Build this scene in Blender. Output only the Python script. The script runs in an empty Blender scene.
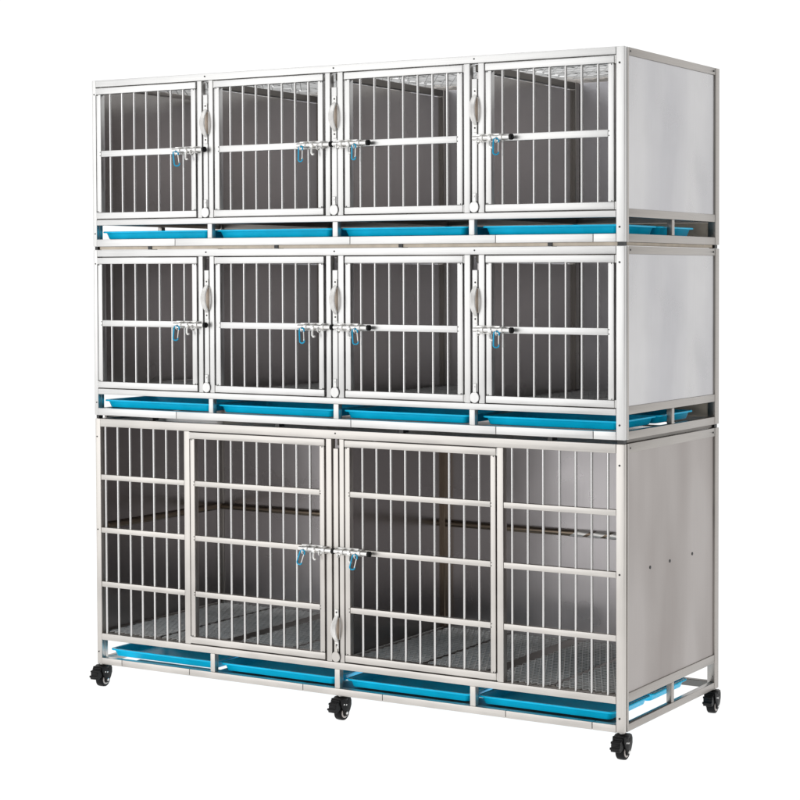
import bpy, bmesh, math, random
from mathutils import Vector, Matrix
random.seed(7)
S = 0.001                      # everything below is written in millimetres
scene = bpy.context.scene
COL = scene.collection
PI = math.pi

# ------------------------------------------------------------------ mesh helper
class MB:
    def __init__(self):
        self.v = []; self.f = []; self.m = []; self.s = []
    def add(self, vs, fs, mat=0, smooth=False):
        o = len(self.v)
        self.v += [tuple(p) for p in vs]
        for f in fs:
            self.f.append([i + o for i in f]); self.m.append(mat); self.s.append(smooth)
    def box(self, x0, x1, y0, y1, z0, z1, mat=0):
        vs = [(x, y, z) for z in (z0, z1) for y in (y0, y1) for x in (x0, x1)]
        self.add(vs, [(0, 2, 3, 1), (4, 5, 7, 6), (0, 1, 5, 4), (2, 6, 7, 3), (0, 4, 6, 2), (1, 3, 7, 5)], mat)
        return self
    def sweep(self, pts, radii, n=10, mat=0, closed=False, caps=True, squash=None, up=None):
        """tube along pts; radii scalar or list; squash=(a,b) multiplies the two cross axes"""
        pts = [Vector(p) for p in pts]; k = len(pts)
        if not hasattr(radii, '__len__'): radii = [radii] * k
        rings = []
        nrm = None
        for i, p in enumerate(pts):
            if closed: t = pts[(i + 1) % k] - pts[(i - 1) % k]
            else: t = pts[min(i + 1, k - 1)] - pts[max(i - 1, 0)]
            t.normalize()
            if nrm is None:
                a = Vector(up) if up else (Vector((0, 0, 1)) if abs(t.z) < .9 else Vector((1, 0, 0)))
                nrm = (a - t * a.dot(t)).normalized()
            else:
                nrm = (nrm - t * nrm.dot(t)).normalized()
            b = t.cross(nrm)
            sa, sb = squash or (1, 1)
            rings.append([p + (nrm * math.cos(2 * PI * j / n) * sa + b * math.sin(2 * PI * j / n) * sb) * radii[i] for j in range(n)])
        vs = [q for r in rings for q in r]
        fs = []
        for i in range(k if closed else k - 1):
            i2 = (i + 1) % k
            for j in range(n):
                j2 = (j + 1) % n
                fs.append((i * n + j, i2 * n + j, i2 * n + j2, i * n + j2))
        self.add(vs, fs, mat, n > 5)
        if caps and not closed:
            self.add(rings[0], [tuple(range(n))], mat)
            self.add(rings[-1], [tuple(reversed(range(n)))], mat)
        return self
    def cyl(self, p0, p1, r, n=16, mat=0):
        return self.sweep([p0, p1], r, n, mat)
    def lathe(self, c, axis, prof, n=28, mat=0):
        """prof: list of (offset along axis, radius)"""
        c = Vector(c); ax = Vector(axis).normalized()
        a = (Vector((0, 0, 1)) if abs(ax.z) < .9 else Vector((1, 0, 0)))
        a = (a - ax * a.dot(ax)).normalized(); b = ax.cross(a)
        vs = []; fs = []
        for d, r in prof:
            for j in range(n):
                t = 2 * PI * j / n
                vs.append(c + ax * d + (a * math.cos(t) + b * math.sin(t)) * r)
        for i in range(len(prof) - 1):
            for j in range(n):
                j2 = (j + 1) % n
                fs.append((i * n + j, i * n + j2, (i + 1) * n + j2, (i + 1) * n + j))
        self.add(vs, fs, mat, True)
        self.add(vs[:n], [tuple(reversed(range(n)))], mat)
        self.add(vs[-n:], [tuple(range(n))], mat)
        return self
    def extrude_x(self, poly, x0, x1, mat=0):
        """poly: list of (y,z) counter-clockwise seen from +x"""
        n = len(poly)
        vs = [(x0, y, z) for y, z in poly] + [(x1, y, z) for y, z in poly]
        fs = [(i, (i + 1) % n, (i + 1) % n + n, i + n) for i in range(n)]
        self.add(vs, fs + [tuple(reversed(range(n))), tuple(range(n, 2 * n))], mat)
        return self
    def mesh(self, name, mats, bevel=0.0, segs=2):
        bm = bmesh.new()
        bv = [bm.verts.new(Vector(p) * S) for p in self.v]
        for f, m, s in zip(self.f, self.m, self.s):
            try: fc = bm.faces.new([bv[i] for i in f])
            except ValueError: continue
            fc.material_index = m; fc.smooth = s
        bm.normal_update()
        bmesh.ops.recalc_face_normals(bm, faces=bm.faces)
        if bevel:
            ed = [e for e in bm.edges if len(e.link_faces) == 2 and not e.link_faces[0].smooth and not e.link_faces[1].smooth
                  and e.calc_face_angle(0) > .6]
            r = bmesh.ops.bevel(bm, geom=ed, offset=bevel * S, offset_type='OFFSET', segments=segs, profile=.5, affect='EDGES', clamp_overlap=True)
        me = bpy.data.meshes.new(name)
        bm.to_mesh(me); bm.free()
        for m in mats: me.materials.append(m)
        me.set_sharp_from_angle(angle=math.radians(38))
        return me

def place(name, me, parent, loc=(0, 0, 0), rot=None):
    o = bpy.data.objects.new(name, me); COL.objects.link(o)
    o.parent = parent
    o.location = Vector(loc) * S
    if rot: o.rotation_euler = rot
    return o
def obj(name, mb, mats, parent=None, loc=(0, 0, 0), bevel=0.0, segs=2, rot=None):
    if not isinstance(mats, (list, tuple)): mats = [mats]
    return place(name, mb.mesh(name, mats, bevel, segs), parent, loc, rot)
def empty(name, loc):
    o = bpy.data.objects.new(name, None); COL.objects.link(o)
    o.empty_display_size = .05; o.location = Vector(loc) * S
    return o
def tag(o, label, cat, group=None):
    o['label'] = label; o['category'] = cat
    if group: o['group'] = group
    return o
def kids(o): return [c for c in bpy.data.objects if c.parent == o]
def copy_tree(o, parent=None):
    c = o.copy(); COL.objects.link(c); c.parent = parent
    for ch in kids(o): copy_tree(ch, c)
    return c

# ------------------------------------------------------------------ materials
def nodes_of(name):
    m = bpy.data.materials.new(name); m.use_nodes = True
    nt = m.node_tree; b = nt.nodes['Principled BSDF']
    return m, nt, b
def steel(name, col, rough=.3, grain='z', smudge=.2, grainamt=.07, bump=.02, metallic=1.0, warm=None, scale=1.0):
    """brushed stainless steel: stretched noise grain, soft smudges, slightly wavy sheet"""
    m, nt, b = nodes_of(name); N = nt.nodes; L = nt.links
    tc = N.new('ShaderNodeTexCoord')
    mp = N.new('ShaderNodeMapping'); L.new(tc.outputs['Object'], mp.inputs[0])
    st = {'z': (1300, 1300, 9), 'x': (9, 1300, 1300), 'y': (1300, 9, 1300), 'n': (60, 60, 60)}[grain]
    mp.inputs['Scale'].default_value = [q * scale for q in st]
    n1 = N.new('ShaderNodeTexNoise'); n1.inputs['Scale'].default_value = 1; n1.inputs['Detail'].default_value = 3
    L.new(mp.outputs[0], n1.inputs['Vector'])
    n2 = N.new('ShaderNodeTexNoise'); n2.inputs['Scale'].default_value = 7; n2.inputs['Detail'].default_value = 2.5; n2.inputs['Roughness'].default_value = .5
    L.new(tc.outputs['Object'], n2.inputs['Vector'])
    # value factor
    ma = N.new('ShaderNodeMapRange'); ma.inputs[1].default_value = .3; ma.inputs[2].default_value = .7
    ma.inputs[3].default_value = 1 - grainamt; ma.inputs[4].default_value = 1 + grainamt
    L.new(n1.outputs[0], ma.inputs[0])
    mc = N.new('ShaderNodeMapRange'); mc.inputs[1].default_value = .25; mc.inputs[2].default_value = .75
    mc.inputs[3].default_value = 1 - smudge; mc.inputs[4].default_value = 1 + smudge * .3
    L.new(n2.outputs[0], mc.inputs[0])
    mul = N.new('ShaderNodeMath'); mul.operation = 'MULTIPLY'; L.new(ma.outputs[0], mul.inputs[0]); L.new(mc.outputs[0], mul.inputs[1])
    vm = N.new('ShaderNodeVectorMath'); vm.operation = 'SCALE'
    if warm:
        mx = N.new('ShaderNodeMix'); mx.data_type = 'RGBA'
        n3 = N.new('ShaderNodeTexNoise'); n3.inputs['Scale'].default_value = 1.0; n3.inputs['Detail'].default_value = 1; m3 = N.new('ShaderNodeMapping'); m3.inputs['Scale'].default_value = (6, 7, 1.6); L.new(tc.outputs['Object'], m3.inputs[0]); L.new(m3.outputs[0], n3.inputs['Vector'])
        mr = N.new('ShaderNodeMapRange'); mr.inputs[1].default_value = .38; mr.inputs[2].default_value = .62; L.new(n3.outputs[0], mr.inputs[0])
        L.new(mr.outputs[0], mx.inputs[0]); mx.inputs[6].default_value = (*col, 1); mx.inputs[7].default_value = (*warm, 1)
        L.new(mx.outputs[2], vm.inputs[0])
    else:
        vm.inputs[0].default_value = col
    L.new(mul.outputs[0], vm.inputs['Scale'])
    L.new(vm.outputs[0], b.inputs['Base Color'])
    mrr = N.new('ShaderNodeMapRange'); mrr.inputs[1].default_value = .3; mrr.inputs[2].default_value = .7
    mrr.inputs[3].default_value = rough * .8; mrr.inputs[4].default_value = rough * 1.25
    L.new(n2.outputs[0], mrr.inputs[0]); L.new(mrr.outputs[0], b.inputs['Roughness'])
    b.inputs['Metallic'].default_value = metallic
    bp = N.new('ShaderNodeBump'); bp.inputs['Strength'].default_value = bump; bp.inputs['Distance'].default_value = .002
    L.new(n1.outputs[0], bp.inputs['Height']); L.new(bp.outputs[0], b.inputs['Normal'])
    return m
def sheet_steel(name, col, rough, warm=None, wave=.35, smudge=.1, metallic=1.0):
    """thin sheet with long oil-canning waves"""
    m = steel(name, col, rough, 'z', smudge, .03, 0.0, metallic, warm)
    nt = m.node_tree; N = nt.nodes; L = nt.links
    bp0 = [n for n in N if n.type == 'BUMP'][0]
    tc = [n for n in N if n.type == 'TEX_COORD'][0]
    mp = N.new('ShaderNodeMapping'); mp.inputs['Scale'].default_value = (1.2, 1.6, 9); L.new(tc.outputs['Object'], mp.inputs[0])
    n = N.new('ShaderNodeTexNoise'); n.inputs['Scale'].default_value = 1.4; n.inputs['Detail'].default_value = 1; L.new(mp.outputs[0], n.inputs['Vector'])
    bp = N.new('ShaderNodeBump'); bp.inputs['Strength'].default_value = wave; bp.inputs['Distance'].default_value = .006
    L.new(n.outputs[0], bp.inputs['Height']); L.new(bp0.outputs[0], bp.inputs['Normal']); L.new(bp.outputs[0], nt.nodes['Principled BSDF'].inputs['Normal'])
    return m
def plain(name, col, rough, metallic=0.0, spec=.5, noise=.1, nscale=40, coat=0.0, bump=0.0):
    m, nt, b = nodes_of(name); N = nt.nodes; L = nt.links
    tc = N.new('ShaderNodeTexCoord'); n = N.new('ShaderNodeTexNoise'); n.inputs['Scale'].default_value = nscale; n.inputs['Detail'].default_value = 4
    L.new(tc.outputs['Object'], n.inputs['Vector'])
    mr = N.new('ShaderNodeMapRange'); mr.inputs[1].default_value = .3; mr.inputs[2].default_value = .7; mr.inputs[3].default_value = 1 - noise; mr.inputs[4].default_value = 1 + noise
    L.new(n.outputs[0], mr.inputs[0])
    vm = N.new('ShaderNodeVectorMath'); vm.operation = 'SCALE'; vm.inputs[0].default_value = col
    L.new(mr.outputs[0], vm.inputs['Scale']); L.new(vm.outputs[0], b.inputs['Base Color'])
    m2 = N.new('ShaderNodeMapRange'); m2.inputs[3].default_value = rough * .75; m2.inputs[4].default_value = min(1, rough * 1.3); L.new(n.outputs[0], m2.inputs[0])
    L.new(m2.outputs[0], b.inputs['Roughness'])
    b.inputs['Metallic'].default_value = metallic; b.inputs['Specular IOR Level'].default_value = spec; b.inputs['Coat Weight'].default_value = coat
    if bump:
        bp = N.new('ShaderNodeBump'); bp.inputs['Strength'].default_value = bump; bp.inputs['Distance'].default_value = .001
        L.new(n.outputs[0], bp.inputs['Height']); L.new(bp.outputs[0], b.inputs['Normal'])
    return m

M = {}
M['rail'] = steel('brushed_steel_rail', (.71, .705, .695), .40, 'x')
M['post'] = steel('brushed_steel_post', (.71, .705, .695), .40, 'z')
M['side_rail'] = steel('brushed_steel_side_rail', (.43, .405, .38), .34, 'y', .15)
M['rail_low'] = steel('brushed_steel_rail_bottom_tier', (.66, .63, .595), .40, 'x')  # darker, warmer copy imitating light that falls off toward the bottom
M['post_low'] = steel('brushed_steel_post_bottom_tier', (.66, .63, .595), .40, 'z')  # same light falloff put into the post colour
M['rod'] = steel('polished_steel_rod', (.72, .71, .70), .22, 'z', .06, .04)
M['panel'] = sheet_steel('brushed_steel_side_sheet', (.595, .588, .592), .30, (.505, .50, .515), .9, .14)
M['panel_low'] = sheet_steel('shaded_steel_side_sheet', (.435, .405, .39), .36, (.345, .315, .30))  # darkened in colour to stand for weaker light on the bottom tier
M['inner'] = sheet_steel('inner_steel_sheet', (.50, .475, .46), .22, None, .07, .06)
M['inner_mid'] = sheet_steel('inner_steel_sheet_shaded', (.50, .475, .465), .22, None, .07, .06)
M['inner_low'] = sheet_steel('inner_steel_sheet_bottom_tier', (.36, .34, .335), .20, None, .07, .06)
M['back'] = sheet_steel('back_steel_sheet', (.80, .785, .82), .36, None, .07, .06)  # lighter than the inner sheets, imitating light reaching the back
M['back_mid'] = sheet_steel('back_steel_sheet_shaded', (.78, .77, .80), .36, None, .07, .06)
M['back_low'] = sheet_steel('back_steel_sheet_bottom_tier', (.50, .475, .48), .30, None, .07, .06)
M['mesh'] = steel('galvanised_mesh', (.80, .80, .79), .42, 'n', .25, .12, metallic=.35)
M['skirt'] = plain('tan_board', (.74, .65, .54), .6, 0, .3, .12, 25)
M['beam'] = steel('dark_steel_beam', (.22, .205, .19), .4, 'y', .2)
M['gap'] = plain('shadow_black_core', (.015, .014, .013), .6)
M['screw'] = plain('dark_screw_head', (.05, .05, .05), .35, .8)
M['tray'] = plain('blue_plastic_tray', (.0, .63, 1.0), .3, 0, .32, .09, 22)
M['rubber'] = plain('black_rubber', (.004, .004, .0045), .5, 0, .18, .2, 60)
M['blackplastic'] = plain('black_plastic', (.005, .005, .0055), .38, 0, .2, .25, 90, bump=.15)
M['hub'] = plain('cream_plastic_hub', (.55, .50, .47), .4)
M['zinc'] = plain('zinc_steel', (.78, .77, .75), .36, 1.0)
M['handle'] = plain('cast_white_handle', (.86, .845, .82), .35, .35, .5, .12, 60)
M['tan'] = plain('painted_bow_shadow', (.40, .33, .27), .4, .6)  # brown stands for the shade under the handle bow
M['blue'] = plain('blue_anodised_aluminium', (.0, .33, .56), .28, .2)
M['perch'] = steel('tarnished_tube', (.34, .27, .205), .35, 'x', .25)
M['light_bands'] = plain('white_painted_light', (.92, .90, .87), .4, .75)  # white stands for light falling on the rear tube

# ------------------------------------------------------------------ shared dimensions
W = 1650.0; D = 537.0
CAMX, CAMY = 3581.6, -3735.4
def T(xa, d):                       # a measured front-plane x, for a thing d behind (or before) the front plane
    return xa + (xa - CAMX) * d / (-CAMY)
BASE1, BASE2, BASE3 = 1158.0, 692.5, 0.0
GROUND = -66.0
ROD_R = 3.3
FR = (-2.0, 16.0)                   # door frame front/back
ROD_Y = 7.0

rod_meshes = {}
def rod(parent, x, z0, z1, y=ROD_Y, mat='rod', name='bar'):
    h = round(z1 - z0)
    key = (h, mat)
    if key not in rod_meshes:
        rod_meshes[key] = MB().cyl((0, 0, 0), (0, 0, h), ROD_R, 14).mesh('bar', [M[mat]])
    return place(name, rod_meshes[key], parent, (x, y, z0))

# ---- expanded metal sheet
exp_cache = {}
def expanded(name, parent, x0, x1, y0, y1, z, mat, long=17.0, short=16.0, w=3.2, t=2.2, under=True):
    key = (round(x1 - x0), round(y1 - y0), mat, long, short)
    if key not in exp_cache:
        mb = MB(); wx = x1 - x0; wy = y1 - y0
        nx = max(2, int(wx / (long / 2))); ny = max(2, int(wy / (short)))
        sx = wx / nx; sy = wy / ny
        for r in range(ny):
            yc = (r + .5) * sy
            pts = []
            for i in range(nx + 1):
                s = 1 if (i % 2 == 0) else -1
                yy = yc + s * (sy * .5 - w * .25) * (1 if r % 2 == 0 else -1)
                pts.append((i * sx, yy))
            vs = []; fs = []
            for i, (px, py) in enumerate(pts):
                vs += [(px, py - w / 2, -t * .2), (px, py + w / 2, t * .5), (px, py + w / 2, t), (px, py - w / 2, t * .35)]
            for i in range(len(pts) - 1):
                a = i * 4; b = a + 4
                for j in range(4):
                    j2 = (j + 1) % 4
                    fs.append((a + j, b + j, b + j2, a + j2))
            mb.add(vs, fs)
        if under:                            # dark bars added below the strands so the holes look shaded
            for r in range(ny * 2):
                yc = (r + .5) * sy / 2
                mb.box(0, wx, yc - .9, yc + .9, -2.9, -.3, 1)
        exp_cache[key] = mb.mesh('expanded_sheet', [M[mat], M['beam']])
    return place(name, exp_cache[key], parent, (x0, y0, z))

# ------------------------------------------------------------------ smaller fittings
def latch_meshes():
    mb = MB()
    # origin at the black end cap, on the door's mid rail; barrel runs to -x
    mb.box(-104, -36, -3.6, -1.8, -10, 10, 0)
    mb.cyl((-106, -11, 0), (0, -11, 0), 5.6, 18, 0)
    for a, b in ((-84, -77), (-62, -55), (-31, -23)):
        mb.cyl((a, -11, 0), (b, -11, 0), 8.0, 18, 0)
        mb.box(a, b, -9, -2, -9, 9, 0)
    mb.cyl((-2, -11, 0), (5, -11, 0), 7.3, 18, 1)
    mb.cyl((5, -11, 0), (6.5, -11, 0), 4.8, 18, 1)
    # bent lever under the barrel
    mb.sweep([(-58, -13, -4), (-58, -15, -14), (-57, -16, -21), (-53, -17, -25), (-48, -17, -24)], 3.0, 8, 0)
    mb.cyl((-60, -13, -3), (-52, -13, -3), 6.5, 12, 0)
    # staple ring the clip hangs in
    ring = [(-90 + 0, -15 + 6.5 * math.cos(t), -7 + 6.5 * math.sin(t)) for t in [2 * PI * k / 14 for k in range(14)]]
    mb.sweep(ring, 1.6, 6, 0, closed=True)
    mb2 = [(-37, -15 + 6.5 * math.cos(t), -7 + 6.5 * math.sin(t)) for t in [2 * PI * k / 14 for k in range(14)]]
    mb.sweep(mb2, 1.6, 6, 0, closed=True)
    return mb.mesh('latch', [M['zinc'], M['rubber']], .6, 1)
LATCH = latch_meshes()

def carabiner_meshes():
    body = MB(); gate = MB()
    hw, top, bot, r = 6.6, 4.0, -36.0, 1.9
    pts = []
    # spine of the clip from the gate's hinge round the bottom, up the long side, round the top
    pts += [(hw, 0, -28)]
    for k in range(0, 9): t = -PI * k / 8; pts.append((hw * math.cos(t), 0, -31 + hw * .75 * math.sin(t)))
    pts += [(-hw, 0, -24), (-hw * 1.02, 0, -12)]
    for k in range(0, 9): t = PI - PI * k / 8; pts.append((hw * math.cos(t), 0, -3 + hw * .9 * math.sin(t)))
    pts += [(hw, 0, -7)]
    body.sweep(pts, r, 8)
    gate.sweep([(hw * .9, 0, -28), (hw * .86, 0, -6)], 1.5, 8)
    gate.cyl((hw * .9, -2.2, -28), (hw * .9, 2.2, -28), 1.4, 8)
    return body.mesh('carabiner', [M['blue']]), gate.mesh('gate', [M['zinc']])
CARAB, GATE = carabiner_meshes()
def carabiner(x, z, label, lean=0.0, turn=0.0):
    e = place('carabiner', CARAB, None, (x, -19, z), (0, lean, turn))
    place('gate', GATE, e)
    tag(e, label, 'carabiner clip', 'blue clips hanging from the door latches')
    return e

def pull_handle(parent, x, z0, z1, yf):
    """cast bow handle with a hollow back and two screwed tabs"""
    mb = MB(); zc = (z0 + z1) / 2; h = (z1 - z0)
    hb = h * .72
    n = 16
    outer = []
    for k in range(n + 1):
        t = k / n; z = zc - hb / 2 + hb * t; b = math.sin(PI * t) ** .8
        outer.append((z, b))
    # bow: an arched strap, wider in the middle, standing off the strip
    vs = []; fs = []
    for z, b in outer:
        wdt = 4.2 + 3.0 * b; d = 3 + 19 * b
        vs += [(x - wdt, yf - d + 2.5, z), (x, yf - d - 1.5, z), (x + wdt, yf - d + 2.5, z),
               (x + wdt, yf - d + 7, z), (x, yf - d + 4.0, z), (x - wdt, yf - d + 7, z)]
    for i in range(n):
        a = i * 6; c = a + 6
        for j in range(6): j2 = (j + 1) % 6; fs.append((a + j, a + j2, c + j2, c + j))
    mb.add(vs, fs, 0, True)
    mb.add(vs[:6], [(5, 4, 3, 2, 1, 0)], 0); mb.add(vs[-6:], [(0, 1, 2, 3, 4, 5)], 0)
    # tabs
    for zz, s in ((zc + hb / 2, 1), (zc - hb / 2, -1)):
        ze = zz + s * (h - hb) / 2
        mb.box(x - 5.5, x + 5.5, yf - 3, yf - .3, min(zz, ze) - 3, max(zz, ze), 0)
        mb.cyl((x, yf - 3, (zz + ze) / 2), (x, yf - 4, (zz + ze) / 2), 2.2, 10, 2)
    # brown plate behind the bow, coloured as the shade under it
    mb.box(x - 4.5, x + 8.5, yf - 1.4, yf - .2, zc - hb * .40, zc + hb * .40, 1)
    return obj('pull_handle', mb, [M['handle'], M['tan'], M['screw']], parent, (0, 0, 0), .8, 1)

def screw(parent, x, z, y=-.1, side=False, r=2.6):
    mb = MB()
    if side:
        mb.lathe((0, 0, 0), (1, 0, 0), [(0, r), (1.0, r * .9), (1.6, r * .45)], 12)
    else:
        mb.lathe((0, 0, 0), (0, -1, 0), [(0, r), (1.0, r * .9), (1.6, r * .45)], 12)
    key = ('screw', side, r)
    if key not in exp_cache: exp_cache[key] = mb.mesh('screw', [M['screw']])
    return place('screw', exp_cache[key], parent, (x, y, z))

def segmented_rail(name, parent, x0, x1, y0, y1, z0, z1, cuts, mat):
    """a capping rail butted from several lengths, thin seams between them"""
    mb = MB(); xs = [x0] + list(cuts) + [x1]
    for a, b in zip(xs[:-1], xs[1:]):
        mb.box(a + (.8 if a != x0 else 0), b - (.8 if b != x1 else 0), y0, y1, z0, z1, 0)
    mb.box(x0 + 2, x1 - 2, y0 + 2, y1 - 1, z0 + 1.5, z1 - 1.5, 1)
    return obj(name, mb, [M[mat], M['gap']], parent, (0, 0, 0), .9, 2)

def door(parent, x0, x1, z0, z1, mids, bars, low, hinge, stile=17.0, rail=17.5):
    """door frame; x0,x1 outer; mids list of (z0,z1); bars list of x"""
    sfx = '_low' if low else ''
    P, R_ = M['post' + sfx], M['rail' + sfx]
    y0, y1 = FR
    mb = MB()
    mb.box(x0, x1, y0, y1, z1 - rail, z1, 1)
    mb.box(x0, x1, y0, y1, z0, z0 + rail, 1)
    mb.box(x0 + 1.2, x0 + stile, y0 + .8, y1 - .8, z0 + rail + .4, z1 - rail - .4, 0)
    mb.box(x1 - stile, x1 - 1.2, y0 + .8, y1 - .8, z0 + rail + .4, z1 - rail - .4, 0)
    for xe in (x0 + 4, x1 - 4):
        for ze in (z0 + rail + 2.5, z1 - rail - 2.5):
            for dx in (-2.6, 3.2):
                mb.lathe((xe + dx + random.uniform(-1, 1), y0 + .5, ze), (0, -1, 0), [(0, 1.6), (.5, 1.0)], 8, 2)
    d = obj('door', mb, [P, R_, M['screw']], parent, (0, 0, 0), 1.6, 2)
    for a, b in mids:
        m2 = MB(); m2.box(x0 + stile + .3, x1 - stile - .3, y0 + 1.2, y1 - 1.2, a, b)
        for xe in (x0 + stile - 2.2, x1 - stile + 2.2):       # dark weld ticks where the rail meets the stile
            for ze in (a + 3.5, b - 3.5):
                m2.lathe((xe + random.uniform(-.6, .6), y0 + .9, ze + random.uniform(-1, 1)), (0, -1, 0), [(0, 1.7), (.5, 1.2)], 8, 1)
        obj('mid_rail', m2, [R_, M['screw']], d, (0, 0, 0), 1.6, 2)
    for bx in bars:
        rod(d, bx, z0 + rail - 3, z1 - rail + 3)
    # hinge pins: top and bottom corner of the hinged side
    hx = x0 - 1.5 if hinge == 'l' else x1 + 1.5
    for zz in (z0 + 9, z1 - 9):
        h = MB(); h.cyl((hx, 3, zz - 9), (hx, 3, zz + 9), 2.6, 10)
        obj('hinge', h, M['zinc'], d)
    return d

def divider(parent, xl, xr, z0, z1, zstrip, hz, low, foot, mat):
    """pull-out partition: sheet, front strip, handle and rounded foot"""
    sfx = '_low' if low else ''
    xc = (xl + xr) / 2
    mb = MB(); mb.box(xc - 1.2, xc + 1.2, 17, D - 24, z0, z1)
    d = obj('divider_panel', mb, M[mat], parent)
    s = MB(); s.box(xl, xr, 1.5, 16, z0 - 2, zstrip)
    obj('front_strip', s, M['post' + sfx], d, (0, 0, 0), 1.2, 2)
    f = MB()
    zf = foot
    f.lathe((xc, 1.3, zf), (0, -1, 0), [(0, 14.6), (1.7, 14.6)], 20, 1)
    f.lathe((xc, -.2, zf), (0, -1, 0), [(0, 13.4), (1.8, 13.4), (2.6, 12.4)], 20, 0)
    f.box(xc - 5, xc + 5, -1.6, 1.2, zf + 10, zf + 34)
    f.lathe((xc, -1.6, zf + 26), (0, -1, 0), [(0, 2.4), (1.2, 2.0)], 10)
    obj('foot_clasp', f, [M['post' + sfx], M['screw']], d, (0, 0, 0), .5, 1)
    pull_handle(d, xc + 3, hz[0], hz[1], 1.5)
    return d

# ------------------------------------------------------------------ a tier's outer shell
def shell(root, H, lx, low, cuts, zfl, zbase, ztop, side_mat, inner_mat, roof, divs):
    """H height; lx left post x-range; zfl floor rail z-range; zbase base rail; ztop top rail"""
    sfx = '_low' if low else ''
    P, R_ = M['post' + sfx], M['rail' + sfx]
    g = 6.0 if low else 3.0
    SR = M['side_rail']
    # ---- corner posts
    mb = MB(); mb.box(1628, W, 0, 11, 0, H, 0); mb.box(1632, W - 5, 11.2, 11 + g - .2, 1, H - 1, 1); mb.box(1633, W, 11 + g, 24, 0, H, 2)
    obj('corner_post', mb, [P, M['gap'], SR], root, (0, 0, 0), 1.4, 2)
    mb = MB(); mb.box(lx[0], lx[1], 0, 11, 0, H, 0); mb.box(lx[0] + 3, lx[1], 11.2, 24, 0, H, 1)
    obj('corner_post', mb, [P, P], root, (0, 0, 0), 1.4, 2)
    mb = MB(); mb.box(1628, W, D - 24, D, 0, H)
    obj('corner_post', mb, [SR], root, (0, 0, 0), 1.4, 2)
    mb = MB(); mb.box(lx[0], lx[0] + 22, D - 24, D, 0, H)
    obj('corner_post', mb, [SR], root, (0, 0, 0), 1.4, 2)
    # ---- front rails
    mb = MB(); mb.box(lx[1] + .4, 1627.6, -.6, 18, ztop[0], ztop[1])
    obj('top_rail', mb, R_, root, (0, 0, 0), 1.4, 2)
    mb = MB(); mb.box(lx[1] + .4, 1627.6, -.6, 18, zfl[0], zfl[1])
    obj('floor_rail', mb, R_, root, (0, 0, 0), 1.4, 2)
    segmented_rail('base_rail', root, lx[1] + .4, 1627.6, -.6, 18, zbase[0], zbase[1], cuts, 'rail' + sfx)
    # ---- side rails, right and left, and back rails
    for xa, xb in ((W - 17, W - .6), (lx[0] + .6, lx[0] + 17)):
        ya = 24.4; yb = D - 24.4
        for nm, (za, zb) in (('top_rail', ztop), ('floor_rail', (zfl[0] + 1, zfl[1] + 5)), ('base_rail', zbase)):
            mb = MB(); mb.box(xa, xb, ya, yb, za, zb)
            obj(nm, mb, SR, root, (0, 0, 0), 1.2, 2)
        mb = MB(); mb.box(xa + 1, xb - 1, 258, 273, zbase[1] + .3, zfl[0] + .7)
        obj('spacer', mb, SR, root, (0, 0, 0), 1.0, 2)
    for nm, (za, zb) in (('top_rail', ztop), ('floor_rail', zfl), ('base_rail', zbase)):
        mb = MB(); mb.box(lx[0] + 22.4, 1627.6, D - 17, D - 1, za, zb)
        obj(nm, mb, M['beam' if low else 'side_rail'], root, (0, 0, 0), 1.0, 1)
    # ---- front spacers between the trays
    for a, b in ((402, 417), (811, 827), (1221, 1237)):
        mb = MB(); mb.box(a, b, .6, 16, zbase[1] + .3, zfl[0] - .3)
        obj('spacer', mb, P, root, (0, 0, 0), 1.2, 2)
        mb = MB(); mb.box(a, b, D - 17, D - 2, zbase[1] + .3, zfl[0] - .3)
        obj('spacer', mb, M['beam'], root, (0, 0, 0), 1.0, 1)
        # tray runner, front to back
        mb = MB(); mb.box(a + 1, b - 1, 18.5, D - 17.5, zfl[0] + 2, zfl[1] - 1)
        obj('floor_beam', mb, M['beam'], root)
    # ---- tray shelf strips just behind the base rail
    for a, b in ((403, 811), (812, 1221), (1222, 1610), (120, 402)) if low else ():
        mb = MB(); yb = 40 if a == 120 else 96; mb.box(a, b, 18.6, yb, zbase[1] - 6, zbase[1] - 2.2); mb.box(a, b, yb - 4, yb, 2, zbase[1] - 6.2)
        obj('tray_shelf', mb, M['beam'], root)
    # ---- sheets
    zs0 = zfl[1] + 5.3; zs1 = ztop[0] - .3
    mb = MB(); mb.box(W - 6.5, W - 4, 24.4, D - 24.4, zs0, zs1, 0)
    rs = obj('side_panel', mb, [M[side_mat]], root)
    if low:
        for yy in (144, 253, 383):
            dm = MB(); dm.lathe((0, 0, 0), (1, 0, 0), [(0, 4.4), (.9, 4.0), (1.3, 2.0)], 12)
            obj('rivet', dm, M['screw'], rs, (W - 4, yy, 373))
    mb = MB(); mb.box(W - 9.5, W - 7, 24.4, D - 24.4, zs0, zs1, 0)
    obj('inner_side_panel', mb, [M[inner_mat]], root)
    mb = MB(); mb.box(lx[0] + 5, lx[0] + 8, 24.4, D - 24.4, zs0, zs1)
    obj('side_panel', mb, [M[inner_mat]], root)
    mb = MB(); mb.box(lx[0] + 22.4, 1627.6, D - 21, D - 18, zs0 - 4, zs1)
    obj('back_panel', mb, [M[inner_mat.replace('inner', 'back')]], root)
    if not low:
        mb = MB(); mb.box(lx[0] + 22.4, 1627.6, D - 20.5, D - 17.5, zbase[1] + .4, zfl[0] - .4)
        obj('back_skirt', mb, [M['skirt']], root)
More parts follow.
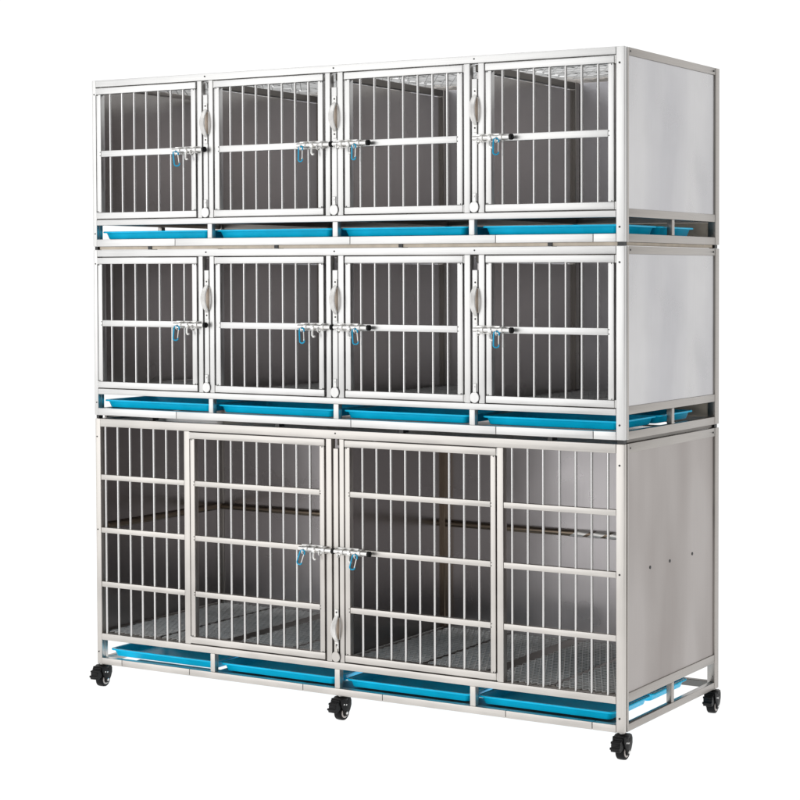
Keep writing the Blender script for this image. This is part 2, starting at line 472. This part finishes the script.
    # ---- back posts and top rails at the partitions
    for xc in divs:
        mb = MB(); mb.box(xc - 10, xc + 10, D - 43, D - 23, zs0, zs1)
        obj('back_post', mb, M['perch' if low else 'side_rail'], root, (0, 0, 0), 1, 1)
        mb = MB(); mb.box(xc - 9, xc + 9, 20, D - 44, zs1 - 18, zs1 - .5)
        obj('divider_rail', mb, M['beam'], root, (0, 0, 0), 1, 1)
    # ---- roof
    if roof == 'sheet':
        mb = MB(); mb.box(lx[0] + 4, W - 4, 19, D - 4, H - 4, H - 2.5)
        obj('roof_panel', mb, M['inner_mid'], root)
    else:
        xs = [lx[0] + 18] + [xc for xc in divs] + [W - 18]
        for a, b in zip(xs[:-1], xs[1:]):
            expanded('roof_mesh', root, a + 4, b - 4, 20, D - 26, H - 9, 'mesh', 30.0, 20.0, 3.2, 2.0, False)
            for yy in (150, 275, 400):
                mb = MB(); mb.box(a + 4, b - 4, yy, yy + 7, H - 6.5, H - 3)
                obj('roof_brace', mb, M['mesh'], root)
    # ---- floor mesh panels and bearers
    zf = zfl[1] + 2
    edges = [lx[0] + 18, 206, 412, 618, 825, 1031, 1237, 1444, W - 18]
    mb = MB(); mb.box(lx[0] + 18, W - 18, 18.3, 30, zfl[1] - 8, zf - 3.2)
    obj('floor_bearer', mb, M['beam'], root)
    for i, (a, b) in enumerate(zip(edges[:-1], edges[1:])):
        ga = 5; gb = 5
        if a in (412, 1237): ga = 21
        if b in (412, 1237): gb = 21
        expanded('floor_mesh', root, a + ga, b - gb, 16.5, D - 22, zf, 'mesh')
        if b < W - 30:
            w_ = 24 if b in (412, 1237) else 6
            mb = MB(); mb.box(b - w_, b + w_, 20, D - 24, zf - 4, zf + 1.0)
            obj('floor_bearer', mb, M['beam'], root)

def corner_screws(root, H, xs, zs):
    for z in zs: screw(root, 1637, z); screw(root, 6, z, r=2.0)
    for xc in xs: screw(root, xc, H - 8, -.7, r=2.2)
    screw(root, W - .7, 0, 0) if False else None

# ------------------------------------------------------------------ upper tiers (four small kennels)
JAMBS = [((370, 385), (408, 423)), ((790, 805), (828, 845)), ((1208, 1225), (1249, 1266))]
STRIPS = [(389, 404), (809, 825), (1230, 1245)]
def build_upper(roof, inner_mat):
    root = empty('cage_tier', (0, 0, 0))
    H = 456
    shell(root, H, (-2, 11.5), False, [291, 866, 1298, 1567], (58, 73.5), (0, 19.5), (437.5, 456), 'panel', inner_mat, roof, [397, 817, 1238])
    for (l, r) in JAMBS:
        for a, b in (l, r):
            mb = MB(); mb.box(a, b, 0, 18, 73.9, 437.1)
            obj('jamb', mb, M['post'], root, (0, 0, 0), 1.4, 2)
    for a, b in STRIPS:
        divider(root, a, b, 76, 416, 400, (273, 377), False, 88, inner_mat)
    mids = [(246, 263)]
    spec = [(13, 366, [65, 108, 151, 194, 237, 280, 323], 'l'),
            (428, 784, [483 + 42.4 * k for k in range(7)], 'l'),
            (850, 1205, [900 + 43.4 * k for k in range(7)], 'r'),
            (1270, 1624, [1319 + 43.6 * k for k in range(7)], 'r')]
    for i, (a, b, bars, hg) in enumerate(spec):
        d = door(root, a, b, 76, 435, mids, [T(x, ROD_Y) for x in bars], False, hg)
        cap = [391, 807, 921, 1341][i]
        place('latch', LATCH, d, (T(cap, -11), 0, 254.5))
    corner_screws(root, H, [397, 817, 1238], (35, 418))
    for yy, zz in ((32, 447), (D - 34, 447), (D - 36, 30)):
        screw(root, W - .8, zz, yy, True)
    return root

tier_top = build_upper('mesh', 'inner'); tier_top.location = Vector((0, 0, BASE1)) * S
tag(tier_top, 'topmost stainless steel cage tier of four small barred kennels, open mesh roof', 'pet cage', 'stacked steel kennel tiers')
tier_mid = copy_tree(tier_top); tier_mid.location = Vector((0, 0, BASE2)) * S
tag(tier_mid, 'middle stainless steel cage tier of four small barred kennels, between the other two tiers', 'pet cage', 'stacked steel kennel tiers')
# the middle tier is closed by a sheet roof and its lining is in deeper shade
for c in kids(tier_mid):
    nm = c.name.split('.')[0]
    if nm in ('roof_mesh', 'roof_brace'):
        bpy.data.objects.remove(c); continue
    if nm == 'back_panel':
        c.data = c.data.copy(); c.data.materials[0] = M['back_mid']
    if nm in ('inner_side_panel', 'divider_panel') or (nm == 'side_panel' and c.data.materials[0] == M['inner']):
        c.data = c.data.copy(); c.data.materials[0] = M['inner_mid']
mb = MB(); mb.box(2, W - 4, 19, D - 4, 452, 453.5)
obj('roof_panel', mb, M['inner_mid'], tier_mid)
# stacking pads that hold each tier off the one below (parts of the tier above)
for tr in (tier_top, tier_mid):
    for (a, b) in ((2, 11), (1630, 1646)):
        for (c, d_) in ((3, 18), (D - 20, D - 4)):
            mb = MB(); mb.box(a, b, c, d_, -9, -.2)
            obj('stacking_pad', mb, M['screw'], tr)
    if tr == tier_top:                       # pale board strips packed between the two upper tiers
        mb = MB(); mb.box(14, 1629, 9, 16, -8.4, -.4)
        obj('packing_or_added_strip', mb, M['skirt'], tr)
        mb = MB(); mb.box(1634, 1641, 30, D - 24, -8.4, -.4)
        obj('packing_or_added_strip', mb, M['skirt'], tr)
    else:                                    # dark strips added to hide white slits above the bottom tier
        for xa, xb in ((6, 14), (1634, 1641)):
            mb = MB(); mb.box(xa, xb, 30, D - 24, -8.4, -.4)
            obj('packing_or_added_strip', mb, M['beam'], tr)
    for x in (190, 620, 1010, 1440):
        mb = MB(); mb.box(x, x + 12, 6, 30, -9, -.2)
        obj('stacking_pad', mb, M['screw'], tr)

# ------------------------------------------------------------------ bottom tier (two large kennels)
tier_low = empty('cage_tier', (0, 0, BASE3))
tag(tier_low, 'tall bottom stainless steel cage tier with two wide barred doors, on black castors', 'pet cage', 'stacked steel kennel tiers')
def build_lower(root):
    H = 683
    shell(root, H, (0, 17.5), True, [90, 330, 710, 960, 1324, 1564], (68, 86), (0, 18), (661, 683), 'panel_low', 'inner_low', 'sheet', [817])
    MID = [(216, 231), (366.5, 381), (513.5, 528)]
    # jambs and door posts
    for a, b in ((316, 335), (787, 804), (829, 843), (1300, 1318)):
        mb = MB(); mb.box(a, b, 0, 18, 86.4, 660.6)
        obj('jamb', mb, M['post_low'], root, (0, 0, 0), 1.4, 2)
    # fixed barred panels
    for a, b, bars in ((18, 315.6, [38, 82, 126, 168, 211, 255, 297]), (1318.4, 1627.6, [1344, 1388, 1431, 1476, 1520, 1563, 1607])):
        mb = MB()
        for za, zb in MID: mb.box(a, b, .6, 15, za, zb)
        f = obj('fixed_panel', mb, M['rail_low'], root, (0, 0, 0), 1.5, 2)
        for x in bars: rod(f, T(x, ROD_Y), 84, 663)
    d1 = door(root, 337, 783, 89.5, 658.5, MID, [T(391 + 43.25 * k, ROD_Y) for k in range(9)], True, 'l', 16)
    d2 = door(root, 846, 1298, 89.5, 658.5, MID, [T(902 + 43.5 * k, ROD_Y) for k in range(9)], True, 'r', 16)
    place('latch', LATCH, d1, (T(807, -11), 0, 374))
    place('latch', LATCH, d2, (T(919, -11), 0, 374))
    divider(root, 809, 824, 92, 640, 636, (124, 222), True, 100, 'inner_low')
    # tube rail round the walls at half height
    mb = MB(); mb.cyl((24, D - 32, 382), (1630, D - 32, 382), 8.5, 16, 0)
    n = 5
    for k in range(n):                     # white slanted bands imitate light striped by the front bars' shadows
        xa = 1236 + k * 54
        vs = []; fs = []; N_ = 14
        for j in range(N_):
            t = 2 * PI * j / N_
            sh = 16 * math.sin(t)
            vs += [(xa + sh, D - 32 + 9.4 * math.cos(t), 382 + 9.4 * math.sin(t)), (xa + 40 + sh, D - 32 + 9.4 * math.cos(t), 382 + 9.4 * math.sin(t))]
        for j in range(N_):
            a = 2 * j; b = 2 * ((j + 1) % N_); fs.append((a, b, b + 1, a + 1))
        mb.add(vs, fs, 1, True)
    obj('tube_rail', mb, [M['perch'], M['light_bands']], root)
    mb = MB(); mb.cyl((18, 26, 382), (18, D - 34, 382), 8.5, 16)
    obj('tube_rail', mb, [M['perch']], root)
    corner_screws(root, H, [817], (34, 375, 633))
    for yy, zz in ((32, 672), (D - 34, 672), (D - 36, 36)):
        screw(root, W - .8, zz, yy, True)
build_lower(tier_low)

# ---- castors
def caster(root, cx, cy, turn):
    e = place('castor', None, root, (0, 0, 0)) if False else None
    zc = GROUND + 20.0
    # fork: stem, swivel cap, two cheeks
    fk = MB()
    fk.cyl((0, 0, -8), (0, 0, -.4), 7, 14, 1)
    fk.lathe((0, 0, -13), (0, 0, 1), [(0, 18), (5, 19), (8, 17), (10, 10)], 22, 0)
    prof = [(20, -7), (24, -16), (24, -28), (19, -40), (11, -51), (3, -55), (-4, -51), (-8, -40), (-13, -30), (-19, -20), (-20, -7)]
    for s in (-1, 1):
        fk.extrude_x(prof[::-1], s * 14 - 1.9, s * 14 + 1.9, 0)
        for yy, zz in ((3, -25), (-6, -23)):
            fk.lathe((s * 15.8, yy, zz), (s, 0, 0), [(0, 2.3), (1.2, 1.6)], 10, 1)
        fk.lathe((s * 15.8, 14, -17), (s, 0, 0), [(0, 6), (.9, 5.6), (.9, 4)], 14, 0)
    fk.extrude_x([(22, -6), (-19, -6), (-19, -13), (12, -13), (23, -26)], -12, 12, 0)
    fk.lathe((15.6, 3, zc), (1, 0, 0), [(0, 4.0), (2.6, 4.0), (3.4, 3)], 12, 1)
    fk.lathe((-15.6, 3, zc), (-1, 0, 0), [(0, 4.0), (2.6, 4.0), (3.4, 3)], 12, 1)
    f = obj('castor', fk, [M['blackplastic'], M['zinc']], root, (cx, cy, 0), 1.0, 2, (0, 0, turn))
    wh = MB()
    wh.lathe((0, 3, zc), (1, 0, 0), [(-10.5, 13), (-11, 17), (-9, 19.4), (-4, 20), (4, 20), (9, 19.4), (11, 17), (10.5, 13)], 36, 0)
    wh.lathe((0, 3, zc), (1, 0, 0), [(-11.8, 9.5), (-11.2, 13.4), (11.2, 13.4), (11.8, 9.5)], 28, 1)
    wh.lathe((0, 3, zc), (1, 0, 0), [(-12.1, 5), (-12, 9.4), (12, 9.4), (12.1, 5)], 20, 2)
    obj('wheel', wh, [M['rubber'], M['hub'], M['blackplastic']], f)
    bp = MB()
    poly = [(-14, -11), (-21, -10), (-25, -14), (-29, -14), (-32, -19), (-35, -23), (-35, -29), (-38, -34), (-36, -40), (-29, -41), (-20, -37), (-14, -30)]
    bp.extrude_x(poly[::-1], -12, 12, 0)
    for yy, zz in ((-22, -12.5), (-31.5, -19), (-36.5, -32)):
        bp.cyl((-13, yy, zz), (13, yy, zz), 3.0, 12, 0)
    obj('brake_pedal', bp, [M['blackplastic']], f, (0, 0, 0), .9, 1)
    return f
for cx, cy, tn in ((6, 12, .1), (822, 12, -.05), (1638, 12, .0), (1638, D - 14, .08), (822, D - 14, .3), (12, D - 14, -.2)):
    caster(tier_low, cx, cy, tn)

# ------------------------------------------------------------------ trays
def tray_mesh(L, Dp, h=22.0):
    mb = MB()
    def ring(ox, oy, z, r):
        pts = []
        for cxs, cys, a0 in ((1, 1, 0), (-1, 1, 90), (-1, -1, 180), (1, -1, 270)):
            for k in range(5):
                t = math.radians(a0 + 90 * k / 4)
                pts.append((L / 2 + cxs * (L / 2 - ox - r) + math.cos(t) * r, Dp / 2 + cys * (Dp / 2 - oy - r) + math.sin(t) * r, z))
        return pts
    rings = [ring(18, 14, 0, 10), ring(14, 10, 1.5, 12), ring(9, 6, h - 6, 12), ring(7.5, 5, h - 4.4, 12), ring(.6, .6, h - 4.4, 14), ring(0, 0, h - 3.4, 14), ring(0, 0, h - 1, 14),
             ring(.8, .8, h, 14), ring(8, 6, h, 12), ring(9.5, 7.5, h - 1, 12), ring(15, 12, 3.5, 11), ring(19, 15, 2.2, 10)]
    n = len(rings[0]); vs = [p for r in rings for p in r]; fs = []
    for i in range(len(rings) - 1):
        for j in range(n):
            j2 = (j + 1) % n
            fs.append((i * n + j, i * n + j2, (i + 1) * n + j2, (i + 1) * n + j))
    mb.add(vs, fs, 0, True)
    mb.add(rings[0], [tuple(reversed(range(n)))], 0); mb.add(rings[-1], [tuple(range(n))], 0)
    return mb.mesh('drip_tray', [M['tray']])
TRAY = tray_mesh(383, 205)
LEFTS = {'top': (8, 412, 820, 1244), 'middle': (10, 414, 824, 1242), 'bottom': (25, 418, 829, 1227)}
place_words = ['leftmost of the four', 'second from the left', 'third from the left', 'rightmost of the four']
tiers = [(BASE1, 'top', 20), (BASE2, 'middle', 20), (BASE3, 'bottom', 19)]
for zb, nm, dz in tiers:
    for k in range(4):
        t = place('drip_tray', TRAY, None, (LEFTS[nm][k], 21 + random.uniform(-1.5, 1.5), zb + dz), (0, 0, random.uniform(-.004, .004)))
        tag(t, 'shallow blue drip tray along the front of the %s tier, %s' % (nm, place_words[k]), 'tray', 'blue drip trays under the kennels')
    for k in (range(4) if nm == 'bottom' else (3,)):
        t = place('drip_tray', TRAY, None, (LEFTS[nm][k], 232, zb + dz))
        tag(t, 'blue drip tray, %s tier, behind the %s' % (nm, ['leftmost front tray', 'second front tray from the left', 'third front tray from the left', 'rightmost front tray'][k]), 'tray', 'blue drip trays under the kennels')

# ------------------------------------------------------------------ carabiners
cx_up = [(391, -90), (807, -90), (921, -37), (1341, -37)]
dn = ['leftmost door', 'second door from the left', 'third door from the left', 'rightmost door']
for zb, nm in ((BASE1, 'top'), (BASE2, 'middle')):
    for k, (cap, off) in enumerate(cx_up):
        carabiner(T(cap, -11) + off + 1, zb + 254.5 - 6, 'blue carabiner clip hanging from the %s latch, %s tier' % (dn[k], nm), random.uniform(-.12, .16), random.uniform(-.2, .75))
carabiner(T(807, -11) - 89, 368, 'small blue carabiner clip leaning on the latch of the bottom left door', .34, .15)
carabiner(T(919, -11) - 36, 368, 'small blue carabiner clip leaning on the latch of the bottom right door', .26, .25)

# ------------------------------------------------------------------ studio sweep (floor running up into a white backdrop)
def sweep():
    mb = MB(); prof = []
    prof += [(-2600, GROUND), (0, GROUND), (2600, GROUND)]
    R = 1200
    for k in range(1, 17):
        t = PI / 2 * k / 16
        prof.append((2600 + R * math.sin(t), GROUND + R * (1 - math.cos(t))))
    prof.append((2600 + R, 5200))
    vs = []; fs = []
    for y, z in prof: vs += [(-8500, y, z), (6500, y, z)]
    for i in range(len(prof) - 1): fs.append((2 * i, 2 * i + 1, 2 * i + 3, 2 * i + 2))
    mb.add(vs, fs, 0, True)
    m, nt, b = nodes_of('glowing_white_studio_sweep')
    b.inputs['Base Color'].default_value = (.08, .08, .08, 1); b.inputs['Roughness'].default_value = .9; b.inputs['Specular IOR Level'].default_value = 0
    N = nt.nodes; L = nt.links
    b.inputs['Emission Color'].default_value = (1, 1, 1, 1); b.inputs['Emission Strength'].default_value = 1.0  # sweep glows by itself, so no shade shows under the cage
    o = obj('ground', mb, m); o['kind'] = 'structure'
    return o
sweep()

# ------------------------------------------------------------------ light
w = bpy.data.worlds.new('World'); scene.world = w; w.use_nodes = True
bg = w.node_tree.nodes['Background']; bg.inputs[0].default_value = (.98, .99, 1, 1); bg.inputs[1].default_value = .45
def area(name, loc, target, sx, sy, radiance, col=(1, 1, 1)):
    l = bpy.data.lights.new(name, 'AREA'); l.shape = 'RECTANGLE'; l.size = sx; l.size_y = sy
    l.energy = radiance * PI * sx * sy; l.color = col
    o = bpy.data.objects.new(name, l); COL.objects.link(o)
    o.location = loc
    o.rotation_euler = (Vector(target) - Vector(loc)).to_track_quat('-Z', 'Y').to_euler()
    return o
area('softbox_key', (-1.3, -3.3, 1.8), (.8, 0, 1.1), 6.0, 4.0, 1.33)
area('softbox_top', (1.2, -1.2, 3.6), (.9, .2, 1.2), 2.4, 1.6, 1.3)

# ------------------------------------------------------------------ camera
cam = bpy.data.cameras.new('camera'); co = bpy.data.objects.new('camera', cam); COL.objects.link(co)
co.location = (CAMX * S, CAMY * S, 1.0840)
yaw, pitch = -.483677, -.030727
fw = Vector((math.sin(yaw) * math.cos(pitch), math.cos(yaw) * math.cos(pitch), math.sin(pitch)))
co.rotation_euler = fw.to_track_quat('-Z', 'Y').to_euler()
cam.sensor_width = 36; cam.sensor_fit = 'HORIZONTAL'
cam.lens = 1798.768 / 800 * 36
cam.shift_x = -(612.858 - 400) / 800
cam.shift_y = -(400 - 328.756) / 800
cam.clip_end = 200; cam.clip_start = .05
scene.camera = co
scene.view_settings.view_transform = 'Standard'; scene.view_settings.look = 'None'; scene.view_settings.exposure = 0
